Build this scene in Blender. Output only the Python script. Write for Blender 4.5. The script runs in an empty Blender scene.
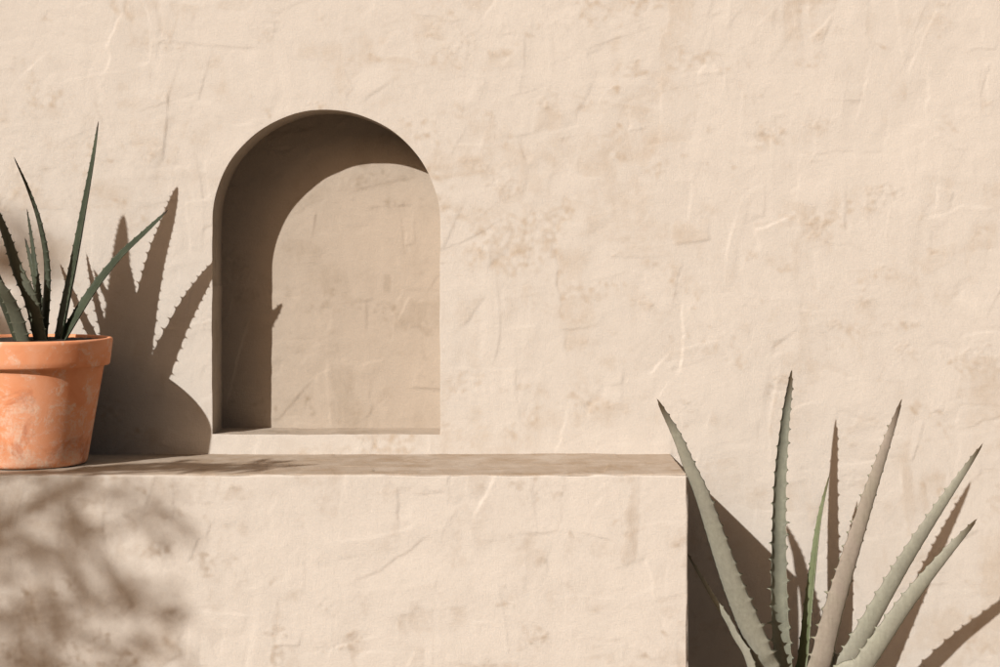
import bpy, math, random
import numpy as np
from mathutils import Vector

random.seed(7)
R = math.radians
PX = 0.002            # metres per photo pixel on the wall plane
EYE = 1.35
ZC = 2000.0           # camera distance in the same units (4 m)
scene = bpy.context.scene
col = scene.collection

def at(sx, sy, zd):
    """world point that stands zd units in front of the wall"""
    s = (ZC - zd) / ZC
    return Vector(((sx - 500) * PX * s, -zd * PX, EYE - (sy - 237) * PX * s))

# ------------------------------------------------------------------ helpers
def mesh_from(name, verts, faces, mat=None, parent=None, smooth=True, stain=None, attr='stain'):
    me = bpy.data.meshes.new(name)
    v = np.asarray(verts, dtype=np.float32)
    if isinstance(faces, np.ndarray):
        nf, k = faces.shape
        me.vertices.add(len(v)); me.vertices.foreach_set('co', v.ravel())
        me.loops.add(nf * k); me.loops.foreach_set('vertex_index', faces.astype(np.int32).ravel())
        me.polygons.add(nf)
        me.polygons.foreach_set('loop_start', np.arange(0, nf * k, k, dtype=np.int32))
        me.update(calc_edges=True)
    else:
        me.from_pydata([tuple(map(float, p)) for p in v], [], faces)
    me.polygons.foreach_set('use_smooth', [smooth] * len(me.polygons))
    if stain is not None:
        a = me.attributes.new(attr, 'FLOAT', 'POINT')
        a.data.foreach_set('value', np.asarray(stain, dtype=np.float32))
    me.update()
    o = bpy.data.objects.new(name, me)
    col.objects.link(o)
    if mat: me.materials.append(mat)
    if parent: o.parent = parent
    return o

def tag(o, label=None, cat=None, group=None, kind=None):
    if label: o['label'] = label
    if cat: o['category'] = cat
    if group: o['group'] = group
    if kind: o['kind'] = kind
    return o

def empty(name, loc):
    o = bpy.data.objects.new(name, None)
    o.location = loc; o.empty_display_size = .1
    col.objects.link(o)
    return o

def sstep(a, b, x):
    t = np.clip((x - a) / (b - a), 0, 1)
    return t * t * (3 - 2 * t)

def vnoise(w, h, px, py, rng):
    """smooth value noise, w x h samples, feature size px, py samples"""
    gw, gh = int(w / px) + 4, int(h / py) + 4
    g = rng.standard_normal((gw, gh)).astype(np.float32)
    x = np.arange(w) / px + 1; y = np.arange(h) / py + 1
    def wts(t):
        f = t - np.floor(t)
        return ((1-f)**3/6, (3*f**3-6*f**2+4)/6, (-3*f**3+3*f**2+3*f+1)/6, f**3/6)
    xi = np.floor(x).astype(int); yi = np.floor(y).astype(int)
    wx = wts(x); wy = wts(y)
    gx = sum(wx[k][:, None] * g[np.clip(xi - 1 + k, 0, gw - 1)] for k in range(4))
    out = sum(wy[k][None, :] * gx[:, np.clip(yi - 1 + k, 0, gh - 1)] for k in range(4))
    return (out * 1.7).astype(np.float32)

# ------------------------------------------------------------------ plaster relief (metres) and stain maps
class Relief:
    def __init__(self, x0, x1, y0, y1, seed, step=.002, strokes=1.0):
        self.x0, self.y0, self.step = x0, y0, step
        w = self.w = int((x1 - x0) / step) + 2
        h = self.h = int((y1 - y0) / step) + 2
        rng = np.random.default_rng(seed)
        area = (x1 - x0) * (y1 - y0)
        H = vnoise(w, h, 90, 70, rng) * .0011 + vnoise(w, h, 34, 26, rng) * .00042
        S = np.zeros((w, h), np.float32)
        n = int(area * 420 * strokes)
        WP = vnoise(w, h, 13, 11, rng) * 1.7 + vnoise(w, h, 4.5, 4, rng) * .75 + vnoise(w, h, 40, 40, rng) * 3
        for i in range(n):
            kind = rng.random()
            if kind < .44: ang = R(90 + rng.normal(0, 9))
            elif kind < .86: ang = R(rng.normal(4, 9))
            else: ang = R(rng.uniform(30, 80))
            L = rng.uniform(8, 50) * (1.3 if kind < .4 else 1.0)
            W = rng.uniform(5, 26)
            cx, cy = rng.uniform(0, w), rng.uniform(0, h)
            rad = int(math.hypot(L, W) * 1.35) + 3
            ax, bx = max(0, int(cx) - rad), min(w, int(cx) + rad)
            ay, by = max(0, int(cy) - rad), min(h, int(cy) + rad)
            if bx - ax < 4 or by - ay < 4: continue
            X, Y = np.meshgrid(np.arange(ax, bx) - cx, np.arange(ay, by) - cy, indexing='ij')
            u = X * math.cos(ang) + Y * math.sin(ang)
            v = -X * math.sin(ang) + Y * math.cos(ang)
            ph = rng.uniform(0, 6.3)
            curv = rng.normal(0, .0010)
            wr = rng.uniform(.08, .6) if rng.random() < .8 else 1.1
            v = v + WP[ax:bx, ay:by] * wr + curv * u * u; u = u + WP[ax:bx, ay:by][::-1, ::-1] * 1.5
            if rng.random() < .5: v = -v
            ew = rng.uniform(.7, 2.2)
            m = sstep(-W - ew, -W + ew, v) * (1 - sstep(W * .1, W * 1.1, v)) * (1 - sstep(L * .7, L * 1.05, np.abs(u)))
            k = rng.uniform(.35, .85)
            sub = H[ax:bx, ay:by]
            level = float(sub.mean()) + rng.normal(.0001, .00045)
            plane = level + rng.normal(0, .000035) * v
            sub[:] = sub * (1 - k * m) + plane * k * m
            # drag lines left by the grit under the trowel
            prof = np.convolve(rng.standard_normal(260), [.25, .5, .25], 'same')
            dl = prof[np.clip((v + 110).astype(int), 0, 258)] 
            vf = (v + 110) - np.floor(v + 110)
            dl = dl * (1 - vf) + prof[np.clip((v + 111).astype(int), 0, 258)] * vf
            dm = m * rng.uniform(0, 1) ** 2
            sub += dm * dl * .00007
            S[ax:bx, ay:by] = S[ax:bx, ay:by] * (1 - .35 * m) + dm * dl * .07
            if rng.random() < .42:
                lo, hi = rng.uniform(-1, .1), rng.uniform(.2, 1)
                along = sstep(lo * L, lo * L + 7, u) * (1 - sstep(hi * L - 9, hi * L, u))
                rough = np.clip(.5 + .7 * np.sin(u * .31 + ph) * np.sin(u * .117 + 2 * ph), 0, 1.2)
                amp = rng.uniform(-.00032, -.00008) if rng.random() < .55 else rng.uniform(.00006, .00017)
                sub += amp * np.exp(-((v + W) / rng.uniform(.8, 1.5))**2) * along * rough
                S[ax:bx, ay:by] += .22 * np.exp(-((v + W) / 1.6)**2) * along * rough * (1 if amp < 0 else .3)
            S[ax:bx, ay:by] += m * rng.normal(0, .13)
        # leathery patches
        pm = sstep(.55, 1.9, vnoise(w, h, 26, 15, rng) + .5 * vnoise(w, h, 9, 7, rng) + .25 * vnoise(w, h, 120, 120, rng))
        peb = np.abs(vnoise(w, h, 2.3, 2.0, rng)) + .6 * vnoise(w, h, 4.2, 3.4, rng)
        H += pm * peb * .00030
        H += vnoise(w, h, 2.0, 2.0, rng) * .00004 + vnoise(w, h, 5, 4, rng) * .00006 + vnoise(w, h, 11, 8, rng) * .00005 * (1 + vnoise(w, h, 60, 60, rng))
        # smudges and torn streaks of browner plaster
        lo = vnoise(w, h, 110, 80, rng) + .6 * vnoise(w, h, 45, 32, rng)
        S += .07 * lo
        S += .05 * vnoise(w, h, 24, 9, rng) + .06 * vnoise(w, h, 5, 11, rng) + .05 * vnoise(w, h, 2.2, 2.2, rng)
        sm = sstep(1.15, 1.9, vnoise(w, h, 30, 17, rng) + .55 * vnoise(w, h, 7, 6, rng) + .3 * lo)
        S += sm * (.10 + .25 * vnoise(w, h, 3, 3, rng))
        S += pm * (.10 + .15 * peb)
        for i in range(int(area * 16)):
            cx, cy = rng.uniform(0, w), rng.uniform(0, h)
            L = rng.uniform(5, 22); W = rng.uniform(2, 6); ang = rng.uniform(0, 3.14)
            rad = int(L * 2) + 3
            ax, bx = max(0, int(cx) - rad), min(w, int(cx) + rad)
            ay, by = max(0, int(cy) - rad), min(h, int(cy) + rad)
            if bx - ax < 4 or by - ay < 4: continue
            X, Y = np.meshgrid(np.arange(ax, bx) - cx, np.arange(ay, by) - cy, indexing='ij')
            u = X * math.cos(ang) + Y * math.sin(ang); v = -X * math.sin(ang) + Y * math.cos(ang)
            v = v + 3 * np.sin(u * .15 + cx)
            v = v + WP[ax:bx, ay:by] * 1.6; u = u + WP[ax:bx, ay:by][::-1] * 2
            e = np.exp(-(u / L)**2 - (v / W)**2) * np.clip(.75 + .35 * WP[ax:bx, ay:by][::-1, ::-1], 0, 1.3)
            S[ax:bx, ay:by] += e * rng.uniform(.05, .4)
            H[ax:bx, ay:by] -= e * rng.uniform(.0002, .0008)
        self.H, self.S = H, S
    def sample(self, x, y):
        fx = np.clip((np.asarray(x) - self.x0) / self.step, 0, self.w - 1.001)
        fy = np.clip((np.asarray(y) - self.y0) / self.step, 0, self.h - 1.001)
        ix, iy = fx.astype(int), fy.astype(int)
        tx, ty = fx - ix, fy - iy
        def s(A):
            return ((A[ix, iy] * (1-tx) + A[ix+1, iy] * tx) * (1-ty) +
                    (A[ix, iy+1] * (1-tx) + A[ix+1, iy+1] * tx) * ty)
        return s(self.H), s(self.S)

# ------------------------------------------------------------------ materials
def newmat(name):
    m = bpy.data.materials.new(name); m.use_nodes = True
    nt = m.node_tree; nt.nodes.clear()
    out = nt.nodes.new('ShaderNodeOutputMaterial')
    b = nt.nodes.new('ShaderNodeBsdfPrincipled')
    nt.links.new(b.outputs[0], out.inputs[0])
    return m, nt, b

def N(nt, t, **kw):
    n = nt.nodes.new(t)
    for k, v in kw.items():
        if k in n.inputs: n.inputs[k].default_value = v
        else: setattr(n, k, v)
    return n

def noise(nt, vec, scale, detail=4, rough=.55, dist=0):
    n = N(nt, 'ShaderNodeTexNoise', Scale=scale, Detail=detail, Roughness=rough, Distortion=dist)
    nt.links.new(vec, n.inputs['Vector']); return n.outputs['Fac']

def ramp(nt, fac, stops):
    r = N(nt, 'ShaderNodeValToRGB')
    e = r.color_ramp.elements
    while len(e) > 1: e.remove(e[0])
    for i, (p, c) in enumerate(stops):
        if i: q = e.new(p)
        else: q = e[0]; q.position = p
        q.color = (*c, 1) if len(c) == 3 else c
    nt.links.new(fac, r.inputs[0]); return r.outputs[0]

def math_(nt, op, a, b=None, c=None, clamp=False):
    n = N(nt, 'ShaderNodeMath', operation=op, use_clamp=clamp)
    for i, v in enumerate((a, b, c)):
        if v is None: continue
        if isinstance(v, (int, float)): n.inputs[i].default_value = v
        else: nt.links.new(v, n.inputs[i])
    return n.outputs[0]

def mix(nt, fac, a, b, mode='MIX'):
    n = N(nt, 'ShaderNodeMix', data_type='RGBA', blend_type=mode)
    for s, v in ((n.inputs[0], fac), (n.inputs[6], a), (n.inputs[7], b)):
        if isinstance(v, (int, float)): s.default_value = v
        elif isinstance(v, tuple): s.default_value = (*v, 1)
        else: nt.links.new(v, s)
    return n.outputs[2]

def plaster(name, light, dark):
    m, nt, b = newmat(name)
    tc = N(nt, 'ShaderNodeTexCoord').outputs['Object']
    st = N(nt, 'ShaderNodeAttribute', attribute_name='stain').outputs['Fac']
    n1 = noise(nt, tc, 14, 6, .6, .6)
    n2 = noise(nt, tc, 240, 3, .6)
    f = math_(nt, 'MULTIPLY_ADD', st, .62, math_(nt, 'MULTIPLY_ADD', n1, .5, .02), clamp=True)
    c = ramp(nt, f, [(0.0, tuple(min(1, x * 1.06) for x in light)), (.35, light), (1.0, dark)])
    g = math_(nt, 'MULTIPLY_ADD', n2, .16, .92)
    c = mix(nt, 1.0, c, g, 'MULTIPLY')
    nt.links.new(c, b.inputs['Base Color'])
    b.inputs['Roughness'].default_value = .92
    b.inputs['Specular IOR Level'].default_value = .18
    # woven, sandy grain
    mp = N(nt, 'ShaderNodeMapping'); mp.inputs['Scale'].default_value = (1, 1, 3.5)
    nt.links.new(tc, mp.inputs[0])
    mp2 = N(nt, 'ShaderNodeMapping'); mp2.inputs['Scale'].default_value = (3.5, 3.5, 1)
    nt.links.new(tc, mp2.inputs[0])
    h = math_(nt, 'ADD', noise(nt, mp.outputs[0], 110, 3), noise(nt, mp2.outputs[0], 110, 3))
    h = math_(nt, 'ADD', h, math_(nt, 'MULTIPLY', noise(nt, tc, 520, 2), .7))
    bp = N(nt, 'ShaderNodeBump', Strength=.5, Distance=.0008)
    nt.links.new(h, bp.inputs['Height']); nt.links.new(bp.outputs[0], b.inputs['Normal'])
    return m

LIGHT, DARK = (.65, .598, .54), (.51, .415, .32)
M_wall = plaster('wall_plaster', LIGHT, DARK)
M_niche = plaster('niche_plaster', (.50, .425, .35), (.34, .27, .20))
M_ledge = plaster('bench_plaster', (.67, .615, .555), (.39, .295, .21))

def make_terracotta():
    m, nt, b = newmat('terracotta')
    tc = N(nt, 'ShaderNodeTexCoord').outputs['Object']
    big = noise(nt, tc, 9, 5, .6, .8)
    base = ramp(nt, big, [(.3, (.80, .29, .13)), (.5, (.90, .385, .20)), (.7, (.93, .47, .29))])
    sepz = N(nt, 'ShaderNodeSeparateXYZ'); nt.links.new(tc, sepz.inputs[0])
    # lime bloom: mottled light patches, more of it on the lower body
    a = noise(nt, tc, 26, 10, .74, .35)
    low = N(nt, 'ShaderNodeMapRange'); nt.links.new(sepz.outputs[2], low.inputs[0])
    low.inputs[1].default_value = .0; low.inputs[2].default_value = .24
    low.inputs[3].default_value = .07; low.inputs[4].default_value = -.02
    aa = math_(nt, 'ADD', a, low.outputs[0])
    bloom = ramp(nt, aa, [(.52, (0, 0, 0)), (.58, (.5, .5, .5)), (.70, (.9, .9, .9))])
    fine = noise(nt, tc, 190, 5, .75)
    bloom = math_(nt, 'MULTIPLY', bloom, ramp(nt, fine, [(.35, (.15,)*3), (.6, (1,)*3)]))
    c = mix(nt, bloom, base, (.93, .73, .58))
    # damp rusty patches
    d = noise(nt, tc, 12, 6, .65, .5)
    dd = ramp(nt, math_(nt, 'ADD', d, low.outputs[0]), [(.60, (0, 0, 0)), (.72, (1, 1, 1))])
    c = mix(nt, math_(nt, 'MULTIPLY', dd, .55), c, (.48, .11, .04))
    nt.links.new(c, b.inputs['Base Color'])
    b.inputs['Roughness'].default_value = .85
    b.inputs['Specular IOR Level'].default_value = .25
    bp = N(nt, 'ShaderNodeBump', Strength=.35, Distance=.001)
    hh = math_(nt, 'ADD', math_(nt, 'MULTIPLY', bloom, .9), math_(nt, 'MULTIPLY', fine, .8))
    nt.links.new(hh, bp.inputs['Height']); nt.links.new(bp.outputs[0], b.inputs['Normal'])
    return m
M_terra = make_terracotta()

def simple(name, c1, c2, scale, rough=.9, bump=.5, dist=.004, detail=6):
    m, nt, b = newmat(name)
    tc = N(nt, 'ShaderNodeTexCoord').outputs['Object']
    n = noise(nt, tc, scale, detail, .65)
    nt.links.new(ramp(nt, n, [(.3, c1), (.7, c2)]), b.inputs['Base Color'])
    b.inputs['Roughness'].default_value = rough
    bp = N(nt, 'ShaderNodeBump', Strength=bump, Distance=dist)
    nt.links.new(n, bp.inputs['Height']); nt.links.new(bp.outputs[0], b.inputs['Normal'])
    return m
M_soil = simple('potting_soil', (.008, .006, .005), (.04, .03, .022), 90)
M_bark = simple('bark', (.06, .045, .035), (.16, .12, .09), 24, bump=.8, dist=.01)

def make_leaf_mat(name, back, inner, edge, spine, trans=.0):
    """succulent skin: waxy bloom that is rubbed off in streaks; margin attribute tints teeth"""
    m, nt, b = newmat(name)
    tc = N(nt, 'ShaderNodeTexCoord').outputs['Object']
    mg = N(nt, 'ShaderNodeAttribute', attribute_name='margin').outputs['Fac']
    up = N(nt, 'ShaderNodeAttribute', attribute_name='inner').outputs['Fac']
    al = N(nt, 'ShaderNodeAttribute', attribute_name='along').outputs['Fac']
    n1 = noise(nt, tc, 9, 5, .6, .3)
    n2 = noise(nt, tc, 160, 4, .6)
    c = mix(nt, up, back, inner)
    c = mix(nt, math_(nt, 'MULTIPLY', ramp(nt, n1, [(.4, (0,)*3), (.65, (1,)*3)]), .35), c, edge)
    v = math_(nt, 'MULTIPLY_ADD', n2, .34, .83)
    c = mix(nt, 1.0, c, v, 'MULTIPLY')
    mps = N(nt, 'ShaderNodeMapping'); mps.inputs['Scale'].default_value = (7, 7, .5)
    nt.links.new(tc, mps.inputs[0])
    c = mix(nt, 1.0, c, math_(nt, 'MULTIPLY_ADD', noise(nt, mps.outputs[0], 22, 5, .65), .5, .75), 'MULTIPLY')
    scar = ramp(nt, noise(nt, tc, 75, 6, .7, 1.5), [(.66, (0,)*3), (.72, (.4,)*3)])
    c = mix(nt, scar, c, spine)
    c = mix(nt, ramp(nt, mg, [(.55, (0,)*3), (.85, (.75,)*3)]), c, edge)
    c = mix(nt, ramp(nt, mg, [(1.15, (0,)*3), (1.6, (1,)*3)]), c, spine)
    c = mix(nt, ramp(nt, al, [(.93, (0,)*3), (.985, (1,)*3)]), c, spine)
    nt.links.new(c, b.inputs['Base Color'])
    b.inputs['Roughness'].default_value = .6
    b.inputs['Specular IOR Level'].default_value = .28
    b.inputs['Subsurface Weight'].default_value = trans
    b.inputs['Subsurface Radius'].default_value = (.3, .8, .15)
    b.inputs['Subsurface Scale'].default_value = .006
    bp = N(nt, 'ShaderNodeBump', Strength=.18, Distance=.001)
    mp = N(nt, 'ShaderNodeMapping'); mp.inputs['Scale'].default_value = (6, 6, .8)
    nt.links.new(tc, mp.inputs[0])
    nt.links.new(noise(nt, mp.outputs[0], 40, 4), bp.inputs['Height']); nt.links.new(bp.outputs[0], b.inputs['Normal'])
    return m
M_leafdark = make_leaf_mat('dark_green_leaf_skin', (.044, .052, .034), (.034, .046, .027), (.12, .14, .09), (.03, .018, .012))
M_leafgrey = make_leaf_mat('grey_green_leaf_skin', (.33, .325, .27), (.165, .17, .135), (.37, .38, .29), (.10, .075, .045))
M_leafmid = make_leaf_mat('dull_green_leaf_skin', (.12, .125, .09), (.075, .085, .055), (.19, .21, .145), (.04, .03, .02))
M_leafmauve = make_leaf_mat('mauve_grey_leaf_skin', (.34, .29, .245), (.20, .185, .145), (.30, .31, .21), (.10, .07, .045))
M_leafgreen = make_leaf_mat('fresh_green_leaf_skin', (.22, .23, .155), (.155, .185, .095), (.31, .33, .23), (.10, .08, .04), .08)

# ------------------------------------------------------------------ wall with arched niche
NX, NR = (326 - 500) * PX, 114 * PX
NSP = EYE + (237 - 223.5) * PX
NBOT = EYE - (434.5 - 237) * PX
NDEP = .14
def arch_sdf(x, z):
    """signed distance to the niche outline, negative inside"""
    dx = np.abs(x - NX)
    circ = np.hypot(dx, z - NSP) - NR
    # rectangle part
    hx = dx - NR; hz = NBOT - z
    rect = np.where((hx > 0) & (hz > 0), np.hypot(hx, hz), np.maximum(hx, hz))
    th = np.arctan2(z - NSP + .2, x - NX)          # the mason's hand: a slightly uneven outline
    wob = .0005 * np.sin(5 * th + 1) + .0003 * np.sin(13 * th + 2) + .0002 * np.sin(29 * th)
    return np.where(z > NSP, circ, rect) + wob

def lines(parts):
    out = []
    for a, b, s in parts:
        n = max(1, int(round((b - a) / s)))
        out += list(np.linspace(a, b, n + 1)[:-1])
    out.append(parts[-1][1])
    return np.array(out)

rw = Relief(-1.45, 1.45, .30, 2.0, 11)
xs = lines([(-4, -1.3, .06), (-1.3, 1.3, .00225), (1.3, 4, .06)])
zs = lines([(-.05, .40, .05), (.40, 1.92, .00225), (1.92, 2.7, .06)])
X, Z = np.meshgrid(xs, zs, indexing='ij')
H, S = rw.sample(X, Z)
fade = sstep(-1.45, -1.3, X) * (1 - sstep(1.3, 1.45, X)) * sstep(.3, .42, Z) * (1 - sstep(1.88, 2.0, Z))
H = H * fade
sd = arch_sdf(X, Z)
fx = (X[1:, 1:] + X[:-1, 1:]) / 2; fz = (Z[1:, 1:] + Z[1:, :-1]) / 2
keep = arch_sdf(fx, fz) > 0
idx = np.arange(X.size).reshape(X.shape)
F = np.stack([idx[:-1, :-1], idx[1:, :-1], idx[1:, 1:], idx[:-1, 1:]], -1)[keep]
# snap boundary vertices on the outline
cell_in = np.zeros(X.shape, int); cell_all = np.zeros(X.shape, int)
for sx in (0, 1):
    for sz in (0, 1):
        cell_in[sx:X.shape[0]-1+sx, sz:X.shape[1]-1+sz] += keep
        cell_all[sx:X.shape[0]-1+sx, sz:X.shape[1]-1+sz] += 1
bnd = (cell_in > 0) & (cell_in < cell_all)
e = 1e-4
gx = (arch_sdf(X + e, Z) - arch_sdf(X - e, Z)) / (2 * e); gz = (arch_sdf(X, Z + e) - arch_sdf(X, Z - e)) / (2 * e)
for _ in range(2):
    sdb = arch_sdf(X, Z)
    X = np.where(bnd, X - sdb * gx, X); Z = np.where(bnd, Z - sdb * gz, Z)
sd = np.maximum(arch_sdf(X, Z), 0)
rr = .0002
t = np.clip(sd / rr, 0, 1)
Y = -H + rr * (1 - np.sqrt(1 - (1 - t)**2)) 
V = np.stack([X, Y, Z], -1).reshape(-1, 3)
used = np.zeros(len(V), bool); used[F.ravel()] = True
remap = np.cumsum(used) - 1
Vw = V[used]; Fw = remap[F]; Sw = S.reshape(-1)[used]
# back, top and side faces of the masonry behind the plaster
TH = .34
nb = len(Vw)
box = np.array([[-4, TH, -.05], [4, TH, -.05], [4, TH, 2.7], [-4, TH, 2.7],
                [-4, 0, -.05], [4, 0, -.05], [4, 0, 2.7], [-4, 0, 2.7]], float)
Fb = np.array([[0, 3, 2, 1], [7, 6, 2, 3], [4, 7, 3, 0], [5, 1, 2, 6]]) + nb
wall = mesh_from('plaster_wall', np.vstack([Vw, box]), np.vstack([Fw, Fb]), M_wall, stain=np.concatenate([Sw, np.zeros(8)]))
tag(wall, 'tall beige trowelled plaster wall with an arched niche, rising behind the bench block and both agaves', 'wall')

# niche lining: reveal rings from the outline inwards plus the recessed back
bv = np.where(bnd.reshape(-1))[0]
P = V[bv]
angs = np.arctan2(P[:, 2] - 1.25, P[:, 0] - NX)
order = np.argsort(angs); P = P[order]
P = P[np.concatenate([[True], np.hypot(*(np.diff(P[:, [0, 2]], axis=0)).T) > 2e-4])]
n = len(P)
arc = np.concatenate([[0], np.cumsum(np.hypot(*(np.diff(P[:, [0, 2]], axis=0)).T))])
nrm = np.stack([np.roll(P[:, 2], -2) - np.roll(P[:, 2], 2), -(np.roll(P[:, 0], -2) - np.roll(P[:, 0], 2))], -1)
nrm /= np.linalg.norm(nrm, axis=1)[:, None]
rn = Relief(0, 2.4, 0, .3, 5, strokes=1.2)
ys = lines([(0, NDEP + .006, .003)])
rv, rs = [], []
for y in ys:
    hh, ss = rn.sample(arc, np.full(n, y + .04))
    k = float(sstep(0, .02, np.array(y)))
    q = P.copy(); q[:, 1] = np.where(y == 0, P[:, 1], P[:, 1] + (NDEP + .006 - P[:, 1]) * y / (NDEP + .006))
    q[:, 0] -= nrm[:, 0] * hh * k * .8; q[:, 2] -= nrm[:, 1] * hh * k * .8
    rv.append(q); rs.append(ss)
rv = np.vstack(rv); rs = np.concatenate(rs)
ff = []
i = np.arange(n); j = (i + 1) % n
for r in range(len(ys) - 1):
    ff.append(np.stack([r * n + i, (r + 1) * n + i, (r + 1) * n + j, r * n + j], -1))
ff = np.vstack(ff)
rb = Relief(-.65, -.05, .9, 1.65, 23, strokes=1.0)
bx = np.arange(-.60, -.095, .00225); bz = np.arange(.94, 1.63, .00225)
BX, BZ = np.meshgrid(bx, bz, indexing='ij')
bh, bs = rb.sample(BX, BZ)
bi = np.arange(BX.size).reshape(BX.shape) + len(rv)
bf = np.stack([bi[:-1, :-1], bi[1:, :-1], bi[1:, 1:], bi[:-1, 1:]], -1).reshape(-1, 4)
bvv = np.stack([BX, NDEP - bh, BZ], -1).reshape(-1, 3)
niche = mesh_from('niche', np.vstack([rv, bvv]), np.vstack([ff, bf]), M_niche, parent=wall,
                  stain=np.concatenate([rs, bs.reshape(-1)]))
tag(niche, 'arched recess with a deep shaded left side')

# ------------------------------------------------------------------ plaster bench block
LX1, LTOP, LDEP = (672 - 500) * PX, EYE - (454 - 237) * PX, 172 * PX
rf = Relief(-1.45, LX1, .3, LTOP + .01, 37)
rt = Relief(-1.45, LX1, -LDEP - .01, .03, 41, strokes=.9)
rr_ = Relief(-LDEP, .03, .3, LTOP, 43)
lx = lines([(-2.4, -1.3, .05), (-1.3, LX1 - .014, .0024), (LX1 - .014, LX1, .0012)])
ly = lines([(-LDEP, -LDEP + .014, .0012), (-LDEP + .014, .03, .003)])
lz = lines([(-.03, .45, .05), (.45, LTOP - .014, .0024), (LTOP - .014, LTOP, .0012)])
def sheet(a, b, f, flip):
    A, B = np.meshgrid(a, b, indexing='ij')
    v = f(A, B).reshape(-1, 3)
    k = np.arange(A.size).reshape(A.shape)
    q = np.stack([k[:-1, :-1], k[1:, :-1], k[1:, 1:], k[:-1, 1:]], -1).reshape(-1, 4)
    return v, (q[:, ::-1] if flip else q)
sh = [sheet(lx, lz, lambda a, b: np.stack([a, np.full_like(a, -LDEP), b], -1), False),
      sheet(lx, ly, lambda a, b: np.stack([a, b, np.full_like(a, LTOP)], -1), False),
      sheet(ly, lz, lambda a, b: np.stack([np.full_like(a, LX1), a, b], -1), False),
      sheet(ly[::8], lz[::8], lambda a, b: np.stack([np.full_like(a, -2.4), a, b], -1), True)]
vv, fq, off = [], [], 0
for v, q in sh:
    vv.append(v); fq.append(q + off); off += len(v)
vv = np.vstack(vv); fq = np.vstack(fq)
key = np.round(vv * 20000).astype(np.int64)
key = key[:, 0] * 10**10 + key[:, 1] * 10**5 + key[:, 2]
_, first, inv = np.unique(key, return_index=True, return_inverse=True)
p0 = vv[first]; fq = inv.reshape(-1)[fq]
r0 = .0045
q_ = p0.copy()
q_[:, 0] = np.clip(p0[:, 0], -2.4 + r0, LX1 - r0)
q_[:, 1] = np.maximum(p0[:, 1], -LDEP + r0)
q_[:, 2] = np.minimum(p0[:, 2], LTOP - r0)
d = p0 - q_
ln = np.linalg.norm(d, axis=1)[:, None]
nn = d / np.maximum(ln, 1e-9)
hf, sf = rf.sample(p0[:, 0], p0[:, 2]); ht, st_ = rt.sample(p0[:, 0], p0[:, 1]); hr, sr = rr_.sample(p0[:, 1], p0[:, 2])
wgt = nn**2
hgt = wgt[:, 0] * hr + wgt[:, 1] * hf + wgt[:, 2] * ht
stn = wgt[:, 0] * sr + wgt[:, 1] * sf + wgt[:, 2] * st_
# worn, chipped arrises
rg = np.random.default_rng(3)
wear = vnoise(1400, 200, 14, 14, rg)
ei = np.clip(((p0[:, 0] + 2.4) / .0021).astype(int), 0, 1399); ej = np.clip(((p0[:, 2]) / .006).astype(int), 0, 199)
edge = np.clip(1 - (wgt.max(axis=1) - .5) * 2, 0, 1)
hgt = hgt - edge * np.clip(wear[ei, ej], 0, 2) * .0042
pl = q_ + nn * (r0 + hgt[:, None])
ledge = mesh_from('plaster_bench', pl, fq, M_ledge, stain=stn * (1 - .55 * wgt[:, 2]) + .88 * wgt[:, 2])  # dusty top; its weaker light is also put into this darker colour
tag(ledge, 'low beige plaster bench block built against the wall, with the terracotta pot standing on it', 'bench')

# ------------------------------------------------------------------ ground
gx_ = lines([(-30, -3, 1.5), (-3, 3, .05), (3, 30, 1.5)]); gy_ = lines([(-30, -3, 1.5), (-3, .4, .05), (.4, 12, 1.5)])
GX, GY = np.meshgrid(gx_, gy_, indexing='ij')
gn = vnoise(len(gx_), len(gy_), 5, 5, np.random.default_rng(9))
GZ = gn * .006 - .004
gi = np.arange(GX.size).reshape(GX.shape)
gf = np.stack([gi[:-1, :-1], gi[1:, :-1], gi[1:, 1:], gi[:-1, 1:]], -1).reshape(-1, 4)
M_sand = simple('sandy_ground', (.30, .215, .15), (.44, .335, .24), 30, bump=.6, dist=.006)
ground = mesh_from('ground', np.stack([GX, GY, GZ], -1).reshape(-1, 3), gf, M_sand)
tag(ground, kind='structure')

# ------------------------------------------------------------------ agave leaves
def spline(pts, n):
    """Catmull-Rom through pts with n samples by arc length"""
    p = [Vector(q) for q in pts]
    p = [p[0] * 2 - p[1]] + p + [p[-1] * 2 - p[-2]]
    out = []
    for k in range(1, len(p) - 2):
        for s in range(60):
            t = s / 60
            a, b, c, d = p[k-1], p[k], p[k+1], p[k+2]
            out.append(.5 * ((2*b) + (c-a)*t + (2*a-5*b+4*c-d)*t*t + (3*b-a-3*c+d)*t**3))
    out.append(p[-2])
    A = np.array([tuple(v) for v in out])
    L = np.concatenate([[0], np.cumsum(np.linalg.norm(np.diff(A, axis=0), axis=1))])
    tt = np.linspace(0, L[-1], n)
    return np.stack([np.interp(tt, L, A[:, i]) for i in range(3)], -1), L[-1]

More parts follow.
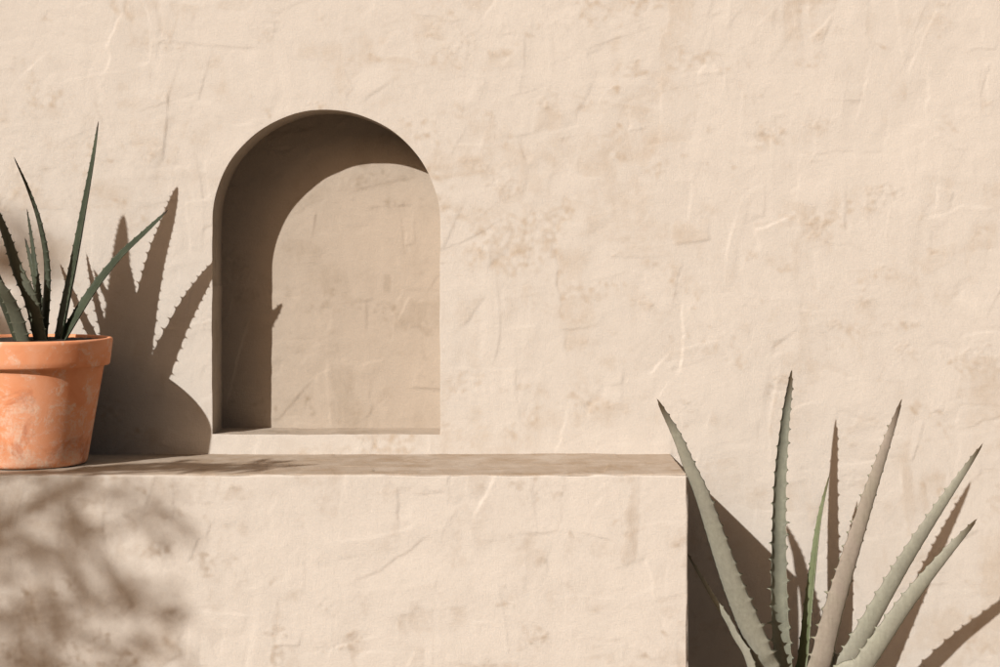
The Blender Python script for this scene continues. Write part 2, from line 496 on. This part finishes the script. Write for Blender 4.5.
def leaf(parent, pts, width, phi, mat, period=.034, tooth=.0092, fold=.26, thick=.11, taper=.64, base=.85, twist=0, label=None, seed=0, m=(1, 1)):
    """pts base -> tip in world space; phi turns the channelled face about the leaf's spine"""
    rnd = random.Random(seed * 31 + 5)
    n = 330
    C, L = spline(pts, n)
    T = np.gradient(C, axis=0); T /= np.linalg.norm(T, axis=1)[:, None]
    t = np.linspace(0, 1, n)
    # width along the leaf
    w = width * (1 - t) ** taper * (base + (1 - base) * sstep(0, .3, t))
    w = np.maximum(w, .0016 * (1 - t) + .0004)
    # tooth phases for the two margins, spacing tightens towards the tip
    def teeth(shift):
        s = []
        x = -shift * period
        while x < L * .985:
            s.append(x)
            x += period * (1.15 - .6 * (max(x, 0) / L) ** 1.4) * rnd.uniform(.8, 1.2)
        s.append(x)
        s = np.array(s); d = t * L
        i = np.clip(np.searchsorted(s, d) - 1, 0, len(s) - 2)
        ph = (d - s[i]) / (s[i+1] - s[i])
        szs = np.array([rnd.uniform(.75, 1.25) for _ in s])
        # cusp hooked towards the tip of the leaf, shallow scallop in between
        spike = np.exp(-((1 - ph) / .055) ** 1.3) * szs[i+1] + np.exp(-(ph / .025) ** 1.2) * szs[i]
        scal = -.42 * np.sin(np.pi * ph) ** .8
        return spike, scal
    sp1, sc1 = teeth(.2); sp2, sc2 = teeth(.65)
    amp = tooth * (.55 + .6 * sstep(0, .5, 1 - t)) * sstep(0, .03, 1 - t)
    m1 = amp * (sp1 * .8 + sc1 * .6) * m[0]; m2 = amp * (sp2 * .8 + sc2 * .6) * m[1]
    V, F, MG, IN, AL = [], [], [], [], []
    K = 7
    vs = np.sin(np.linspace(-math.pi/2, math.pi/2, K))
    ring = [(v, 1) for v in vs] + [(v, 0) for v in vs[-2:0:-1]]
    nr = len(ring)
    for i in range(n):
        ph_ = R(phi + twist * t[i])
        nv = Vector((math.sin(ph_), -math.cos(ph_), 0)); tv = Vector(T[i])
        nv = (nv - tv * nv.dot(tv)).normalized()
        sv = tv.cross(nv)
        hw = w[i] / 2
        c = Vector(C[i])
        f_ = fold * (.55 + .45 * (1 - t[i]))
        for v, up in ring:
            body = math.sqrt(max(0, 1 - v * v))
            nup = f_ * hw * (v * v - .5)
            nn_ = nup + (thick * hw * .12 * body if up else -thick * hw * 1.5 * body)
            x = v * hw
            mg = abs(v) ** 6
            if v > .999: x += m1[i]; mg = 1 + .7 * sp1[i]
            elif v < -.999: x -= m2[i]; mg = 1 + .7 * sp2[i]
            elif abs(v) > .8: x += (m1[i] if v > 0 else -m2[i]) * .25
            V.append(tuple(c + sv * x + nv * nn_)); MG.append(mg); IN.append(float(up)); AL.append(t[i])
    for i in range(n - 1):
        for k in range(nr):
            a, b = i * nr + k, i * nr + (k + 1) % nr
            F.append((a, b, b + nr, a + nr))
    V.append(tuple(Vector(C[-1]) + Vector(T[-1]) * .004)); MG.append(0); IN.append(0); AL.append(1)
    for k in range(nr):
        F.append(((n-1)*nr + k, (n-1)*nr + (k+1) % nr, len(V)-1))
    F.append(tuple(range(nr))[::-1])
    o0 = parent.location
    V = [(x - o0.x, y - o0.y, z - o0.z) for x, y, z in V]
    o = mesh_from('leaf', V, F, mat, parent=parent)
    for nm, dat in (('margin', MG), ('inner', IN), ('along', AL)):
        a = o.data.attributes.new(nm, 'FLOAT', 'POINT'); a.data.foreach_set('value', np.array(dat, np.float32))
    if label: o['label'] = label
    return o

# ---- agave growing in the ground at the right of the bench
GB = at(806, 905, 78); GB.z = 0
agave = empty('agave_plant', GB)
tag(agave, 'large grey green agave with toothed leaves rising from the ground beside the bench', 'plant')
def g(*p): return [at(*q) for q in p]
def rooted(dx, dy, *p):
    return [Vector((GB.x + dx, GB.y + dy, .03))] + [at(*q) for q in p]
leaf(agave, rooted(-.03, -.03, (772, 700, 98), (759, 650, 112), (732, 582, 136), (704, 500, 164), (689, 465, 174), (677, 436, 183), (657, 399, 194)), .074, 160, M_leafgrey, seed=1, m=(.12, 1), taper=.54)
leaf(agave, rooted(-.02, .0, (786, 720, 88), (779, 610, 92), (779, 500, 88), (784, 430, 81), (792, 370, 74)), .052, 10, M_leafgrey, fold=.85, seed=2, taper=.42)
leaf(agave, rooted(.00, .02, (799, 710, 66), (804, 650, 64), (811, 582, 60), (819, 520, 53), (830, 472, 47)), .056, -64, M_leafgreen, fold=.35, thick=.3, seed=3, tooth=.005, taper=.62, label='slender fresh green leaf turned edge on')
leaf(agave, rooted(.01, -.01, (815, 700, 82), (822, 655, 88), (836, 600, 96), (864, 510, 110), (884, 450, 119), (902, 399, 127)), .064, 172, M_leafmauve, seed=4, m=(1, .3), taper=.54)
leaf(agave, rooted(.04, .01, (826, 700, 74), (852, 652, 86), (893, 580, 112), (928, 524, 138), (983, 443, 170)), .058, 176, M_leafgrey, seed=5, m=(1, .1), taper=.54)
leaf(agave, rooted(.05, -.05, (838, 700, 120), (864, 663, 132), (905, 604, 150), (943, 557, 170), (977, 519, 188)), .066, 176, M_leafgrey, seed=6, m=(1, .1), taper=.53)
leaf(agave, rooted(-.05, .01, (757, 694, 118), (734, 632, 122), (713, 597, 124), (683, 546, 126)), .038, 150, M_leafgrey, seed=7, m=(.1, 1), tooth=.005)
# short lower leaves round the foot of the rosette
for k, (a, ln_, rise) in enumerate([(-25, .42, .22), (20, .36, .20), (-75, .46, .26), (-115, .40, .20), (60, .30, .28), (-150, .34, .26)]):
    c_, s_ = math.cos(R(a)), math.sin(R(a))
    sc = .5 if s_ > .3 else 1
    b0 = Vector((GB.x + c_ * .05, GB.y + s_ * .05, .02))
    leaf(agave, [b0, b0 + Vector((c_ * ln_ * .4 * sc, s_ * ln_ * .4 * sc, rise * .62)), b0 + Vector((c_ * ln_ * sc, s_ * ln_ * sc, rise))],
         .062, a + 90 + 180, M_leafgrey, seed=20 + k)

# ---- agave in the terracotta pot
PZ = 86
pc = at(27.5, 400, PZ); pc.z = LTOP + .0012
pot = empty('potted_agave', pc)
tag(pot, 'weathered terracotta pot holding a dark green agave, standing on top of the plaster bench', 'potted plant')
U = PX
prof = [(0, .0), (52, 0), (55, .6), (56.4, 3), (58, 12), (63, 42), (68, 70), (71.6, 91), (72.6, 93.6), (76.6, 94.2), (77.6, 95.5), (78.4, 101), (80.2, 116.5),
        (80.3, 118.6), (79, 119.9), (76.2, 120), (74.6, 118.8), (74, 115), (73, 108), (0, 108)]
# refine the profile so the noise has vertices to work on
pp = []
for a, b in zip(prof[:-1], prof[1:]):
    s = max(1, int(math.hypot(b[0]-a[0], b[1]-a[1]) / 3))
    for k in range(s): pp.append((a[0] + (b[0]-a[0]) * k / s, a[1] + (b[1]-a[1]) * k / s))
pp = pp[:-1] + [prof[-1]]
segs = 160
rn_ = np.random.default_rng(17); wob = vnoise(len(pp), segs + 20, 6, 9, rn_)
pv, pf = [], []
cut = next(i for i, q in enumerate(pp) if q[1] > 119.9 and i > 20)
inner_stop = max(i for i, q in enumerate(pp) if q[0] > 70)
for i, (r_, h_) in enumerate(pp[:inner_stop + 1]):
    for s in range(segs):
        a = 2 * math.pi * s / segs
        bl = min(1, s / 12, (segs - s) / 12)
        rr2 = r_ + wob[i, s] * .16 * bl if r_ > 1 else .01
        pv.append((rr2 * U * math.cos(a), rr2 * U * math.sin(a), h_ * U))
for i in range(inner_stop):
    for s in range(segs):
        a, b = i * segs + s, i * segs + (s + 1) % segs
        pf.append((a, b, b + segs, a + segs))
pm_ = mesh_from('pot', pv, pf, M_terra, parent=pot)
# soil, slightly mounded with lumps
sv, sfc = [(0, 0, 119.5 * U)], []
for i in range(1, 22):
    for s in range(64):
        a = 2 * math.pi * s / 64
        sv.append((i / 21 * 73.9 * U * math.cos(a), i / 21 * 73.9 * U * math.sin(a), (116.5 + 3 * (1 - i / 21)) * U + random.uniform(-.0018, .0022)))
for s in range(64): sfc.append((0, 1 + s, 1 + (s + 1) % 64))
for i in range(20):
    for s in range(64):
        a, b = 1 + i * 64 + s, 1 + i * 64 + (s + 1) % 64
        sfc.append((a, a + 64, b + 64, b))
mesh_from('soil', sv, sfc, M_soil, parent=pot)
PK = dict(period=.021, tooth=.0050, taper=.52)
PB = dict(period=.023, tooth=.0065, taper=.5)
leaf(pot, g((57, 352, 84), (63, 316, 78), (74, 262, 74), (84, 208, 75), (93, 158, 80), (98.5, 121, 84)), .053, -62, M_leafdark, seed=11, m=(.5, 1), fold=.3, base=.95, **PB)
leaf(pot, g((56, 350, 92), (90, 294, 81), (118, 258, 73), (145, 232, 65), (168, 210, 60)), .047, -58, M_leafdark, seed=12, m=(.8, 1), fold=.3, **PB)
leaf(pot, g((44, 350, 84), (48, 273, 88), (41, 226, 94), (29, 190, 101), (14, 157, 109)), .026, 128, M_leafdark, seed=13, thick=.4, **PK)
leaf(pot, g((42, 350, 104), (31, 302, 112), (17, 269, 114), (5, 233, 112), (-12, 190, 106)), .036, 165, M_leafmid, seed=14, label='paler grey green leaf leaning left', **PK)
leaf(pot, g((36, 352, 84), (38, 300, 72), (33, 250, 64), (27, 209, 61)), .022, 150, M_leafdark, seed=15, **PK)
leaf(pot, g((42, 352, 80), (40, 310, 62), (34, 275, 46), (25, 238, 36)), .026, 160, M_leafdark, seed=16, **PK)
leaf(pot, g((26, 352, 118), (14, 312, 132), (0, 287, 146), (-34, 245, 160)), .034, 170, M_leafmid, seed=17, label='paler grey green leaf leaning low to the left', **PK)
leaf(pot, g((24, 354, 96), (4, 300, 118), (-28, 215, 145), (-60, 69, 180)), .070, 125, M_leafdark, seed=18, **PB)
# ------------------------------------------------------------------ olive tree beside the camera that throws the dappled shade
def tube(V, F, pts, r0, r1, seg=7):
    b = len(V)
    n = len(pts)
    for i, p in enumerate(pts):
        d = (pts[min(i+1, n-1)] - pts[max(i-1, 0)]).normalized()
        x = d.cross(Vector((.3, .2, .93))).normalized(); y = d.cross(x)
        r = r0 + (r1 - r0) * i / (n - 1)
        for s in range(seg):
            a = 2 * math.pi * s / seg
            V.append(tuple(p + (x * math.cos(a) + y * math.sin(a)) * r))
    for i in range(n - 1):
        for s in range(seg):
            a, c = b + i * seg + s, b + i * seg + (s + 1) % seg
            F.append((a, c, c + seg, a + seg))

SUN = Vector((-.743, -1.0, .73)).normalized()      # towards the sun
def up_sun(u, v, dist):
    """point dist metres sunward of wall-plane point (u, v)"""
    return Vector(((u - 500) * PX, 0, EYE - (v - 237) * PX)) + SUN * dist

M_olive = simple('olive_foliage', (.05, .07, .035), (.11, .13, .08), 3, rough=.6, bump=0)
TB = Vector((-4.5, -3.75, 0))
tree = empty('olive_tree', TB)
tag(tree, 'small olive tree with narrow leaves standing beyond the left side, shading the bench front', 'tree')
rt_ = random.Random(5)
TV, TF = [], []
fork = Vector((-4.35, -3.6, 2.8))
def bend(a, b, k, amt):
    out = []
    o = Vector((rt_.uniform(-1, 1), rt_.uniform(-1, 1), rt_.uniform(-.3, .8))) * amt
    for i in range(k + 1):
        t = i / k
        out.append(a.lerp(b, t) + o * math.sin(math.pi * t))
    return out
tube(TV, TF, bend(Vector((-4.5, -3.75, -.05)), fork, 10, .08), .13, .085, 14)
LV, LF = [], []
def foliage(p, d, size):
    # one narrow leaf, a slim six-sided blade
    d = d.normalized()
    s = d.cross(Vector((rt_.uniform(-1, 1), rt_.uniform(-1, 1), rt_.uniform(-1, 1)))).normalized()
    nrm_ = d.cross(s)
    b = len(LV); w_ = size * .17
    for (l, ww, u_) in ((0, 0, 0), (.35, 1, .03), (.7, .8, .04), (1, 0, 0), (.7, -.8, .04), (.35, -1, .03)):
        LV.append(tuple(p + d * size * l + s * w_ * ww + nrm_ * size * u_))
    LF.append((b, b+1, b+2, b+3)); LF.append((b, b+3, b+4, b+5))
def twig(a, b, r, nl, size):
    pts = bend(a, b, 6, .05)
    tube(TV, TF, pts, r, r * .3, 5)
    for i in range(nl):
        t = rt_.uniform(.1, 1)
        k = min(5, int(t * 6)); p = pts[k].lerp(pts[k+1], t * 6 - k)
        d = (b - a).normalized() + Vector((rt_.gauss(0, .7), rt_.gauss(0, .7), rt_.gauss(0, .7)))
        foliage(p, d, size * rt_.uniform(.7, 1.2))
# limbs end where the shaded patches ask for boughs; (u, v, distance, spread, twigs, leaves)
boughs = [(110, 850, 5.0, .26, 9, 5), (250, 860, 4.9, .22, 8, 5), (350, 840, 4.8, .12, 3, 5), (60, 720, 5.0, .34, 13, 5), (170, 740, 4.9, .30, 12, 5), (275, 700, 4.8, .18, 5, 6), (250, 790, 4.9, .24, 8, 6), (130, 650, 4.9, .18, 6, 6),
          (215, 640, 4.7, .14, 4, 6), (320, 615, 4.5, .09, 3, 6), (335, 680, 4.5, .08, 2, 6), (310, 760, 4.7, .14, 3, 6), (285, 590, 4.3, .07, 2, 6), (150, 590, 4.6, .08, 3, 6), (220, 580, 4.5, .06, 2, 6),
          (345, 532, 2.1, .06, 4, 13), (300, 540, 2.1, .07, 5, 13), (260, 548, 2.2, .08, 5, 13), (220, 556, 2.3, .06, 4, 13),
          (-60, 470, 5.0, .20, 7, 14), (28, 320, 4.6, .08, 3, 9), (-30, 320, 4.8, .15, 6, 16), (-150, 560, 5.0, .3, 8, 16), (105, 505, 4.6, .06, 2, 6),
          (-110, 230, 5.0, .16, 5, 16), (-220, 380, 5.2, .3, 8, 16), (-260, 600, 5.2, .3, 8, 16), (24, 245, 5.6, .05, 2, 4), (62, 232, 5.6, .04, 2, 3)]
for (u, v, ds, spr, nt_, nl) in boughs:
    c = up_sun(u, v, ds)
    mid = fork.lerp(c, .5) + Vector((rt_.uniform(-.1, .1), rt_.uniform(-.1, .1), .06))
    tube(TV, TF, [fork, fork.lerp(mid, .5) + Vector((0, 0, .05)), mid, mid.lerp(c, .6), c], .015, .004, 7)
    for k in range(int(nt_ * 1.6) if ds > 3 else nt_):
        if ds > 3 and u > 0:
            a0 = c + Vector((-.13, 0, .02)) + Vector((rt_.gauss(0, 1), rt_.gauss(0, .5), rt_.gauss(0, 1))) * spr * .62
            nl = 4
            twig(a0, a0 + Vector((.16 + rt_.gauss(0, .05), rt_.gauss(0, .05), -.10 + rt_.gauss(0, .06))), .003, nl, .055)
            continue
        dv = Vector((rt_.gauss(0, 1), rt_.gauss(0, 1), rt_.gauss(0, .8))).normalized() * spr * rt_.uniform(.5, 1.1)
        twig(c - dv * .2, c + dv, .004, nl, .062 if ds > 3 else .055)
tb = Vector(TB)
mesh_from('trunk', [(x - tb.x, y - tb.y, z - tb.z) for x, y, z in TV], TF, M_bark, parent=tree)
mesh_from('crown', [(x - tb.x, y - tb.y, z - tb.z) for x, y, z in LV], LF, M_olive, parent=tree, smooth=False)

# ------------------------------------------------------------------ unseen house added behind the camera to dim the sky light
M_adobe = simple('brown_adobe', (.10, .062, .042), (.16, .105, .07), 3, bump=.4, dist=.01)
M_door = simple('dark_wood', (.05, .028, .016), (.09, .052, .03), 20)
def box_into(V, F, a, b):
    o = len(V)
    for x in (a[0], b[0]):
        for y in (a[1], b[1]):
            for z in (a[2], b[2]): V.append((x, y, z))
    for q in ((0,1,3,2), (4,6,7,5), (0,4,5,1), (2,3,7,6), (0,2,6,4), (1,5,7,3)): F.append(tuple(o + k for k in q))
house = empty('sky_blocker_house', (0, -9, 0))
tag(house, 'unseen brown adobe house with shuttered windows, added behind the camera to dim the sky light', 'house')
hv, hf_ = [], []
box_into(hv, hf_, (-9, -4, -.05), (9, 0, 3.9)); box_into(hv, hf_, (-9, 0, -.05), (-8, 8.5, 3.7))
box_into(hv, hf_, (-9.1, -4.1, 3.9), (9.1, .12, 4.02)); box_into(hv, hf_, (-9.1, .12, 3.7), (-7.9, 8.6, 3.8))
mesh_from('wall', hv, hf_, M_adobe, parent=house, smooth=False)
for x, z0, w_, h_, nm in ((-4, .9, 1, 1.3, 'window_shutter'), (4, .9, 1, 1.3, 'window_shutter'), (0, 0, 1.3, 2.3, 'door')):
    hv, hf_ = [], []
    box_into(hv, hf_, (x - w_/2, .002, z0), (x - .01, .06, z0 + h_)); box_into(hv, hf_, (x + .01, .002, z0), (x + w_/2, .06, z0 + h_))
    mesh_from(nm, hv, hf_, M_door, parent=house, smooth=False)

# ------------------------------------------------------------------ light, sky, camera
elev = math.asin(SUN.z)
sun = bpy.data.lights.new('sun', 'SUN')
sun.energy = 3.9; sun.angle = R(.55); sun.color = (1.0, .96, .90)
so = bpy.data.objects.new('sun', sun); col.objects.link(so)
so.rotation_euler = SUN.to_track_quat('Z', 'Y').to_euler()
so.location = (-4, -6, 6)
w = bpy.data.worlds.new('World'); scene.world = w; w.use_nodes = True
nt = w.node_tree
sky = nt.nodes.new('ShaderNodeTexSky'); sky.sky_type = 'NISHITA'; sky.sun_disc = False
sky.sun_elevation = elev
sky.sun_rotation = math.atan2(SUN.x, SUN.y)
sky.ozone_density = .3; sky.dust_density = 4.0; sky.air_density = .8
warm = mix(nt, 1.0, sky.outputs[0], (1.0, .74, .52), 'MULTIPLY')   # dusty air and the picture's warm white balance
nt.links.new(warm, nt.nodes['Background'].inputs[0])
nt.nodes['Background'].inputs[1].default_value = .062

cam = bpy.data.cameras.new('camera'); co = bpy.data.objects.new('camera', cam); col.objects.link(co)
co.location = (0, -4, EYE); co.rotation_euler = (R(90), 0, 0)
cam.lens = 72; cam.sensor_width = 36; cam.shift_y = -(333.5 - 237) / 1000
cam.clip_end = 500; cam.clip_start = .05
scene.camera = co
vs_ = scene.view_settings
vs_.view_transform = 'Standard'; vs_.look = 'None'; vs_.exposure = .07; vs_.gamma = 1
scene.cycles.max_bounces = 8; scene.cycles.diffuse_bounces = 1
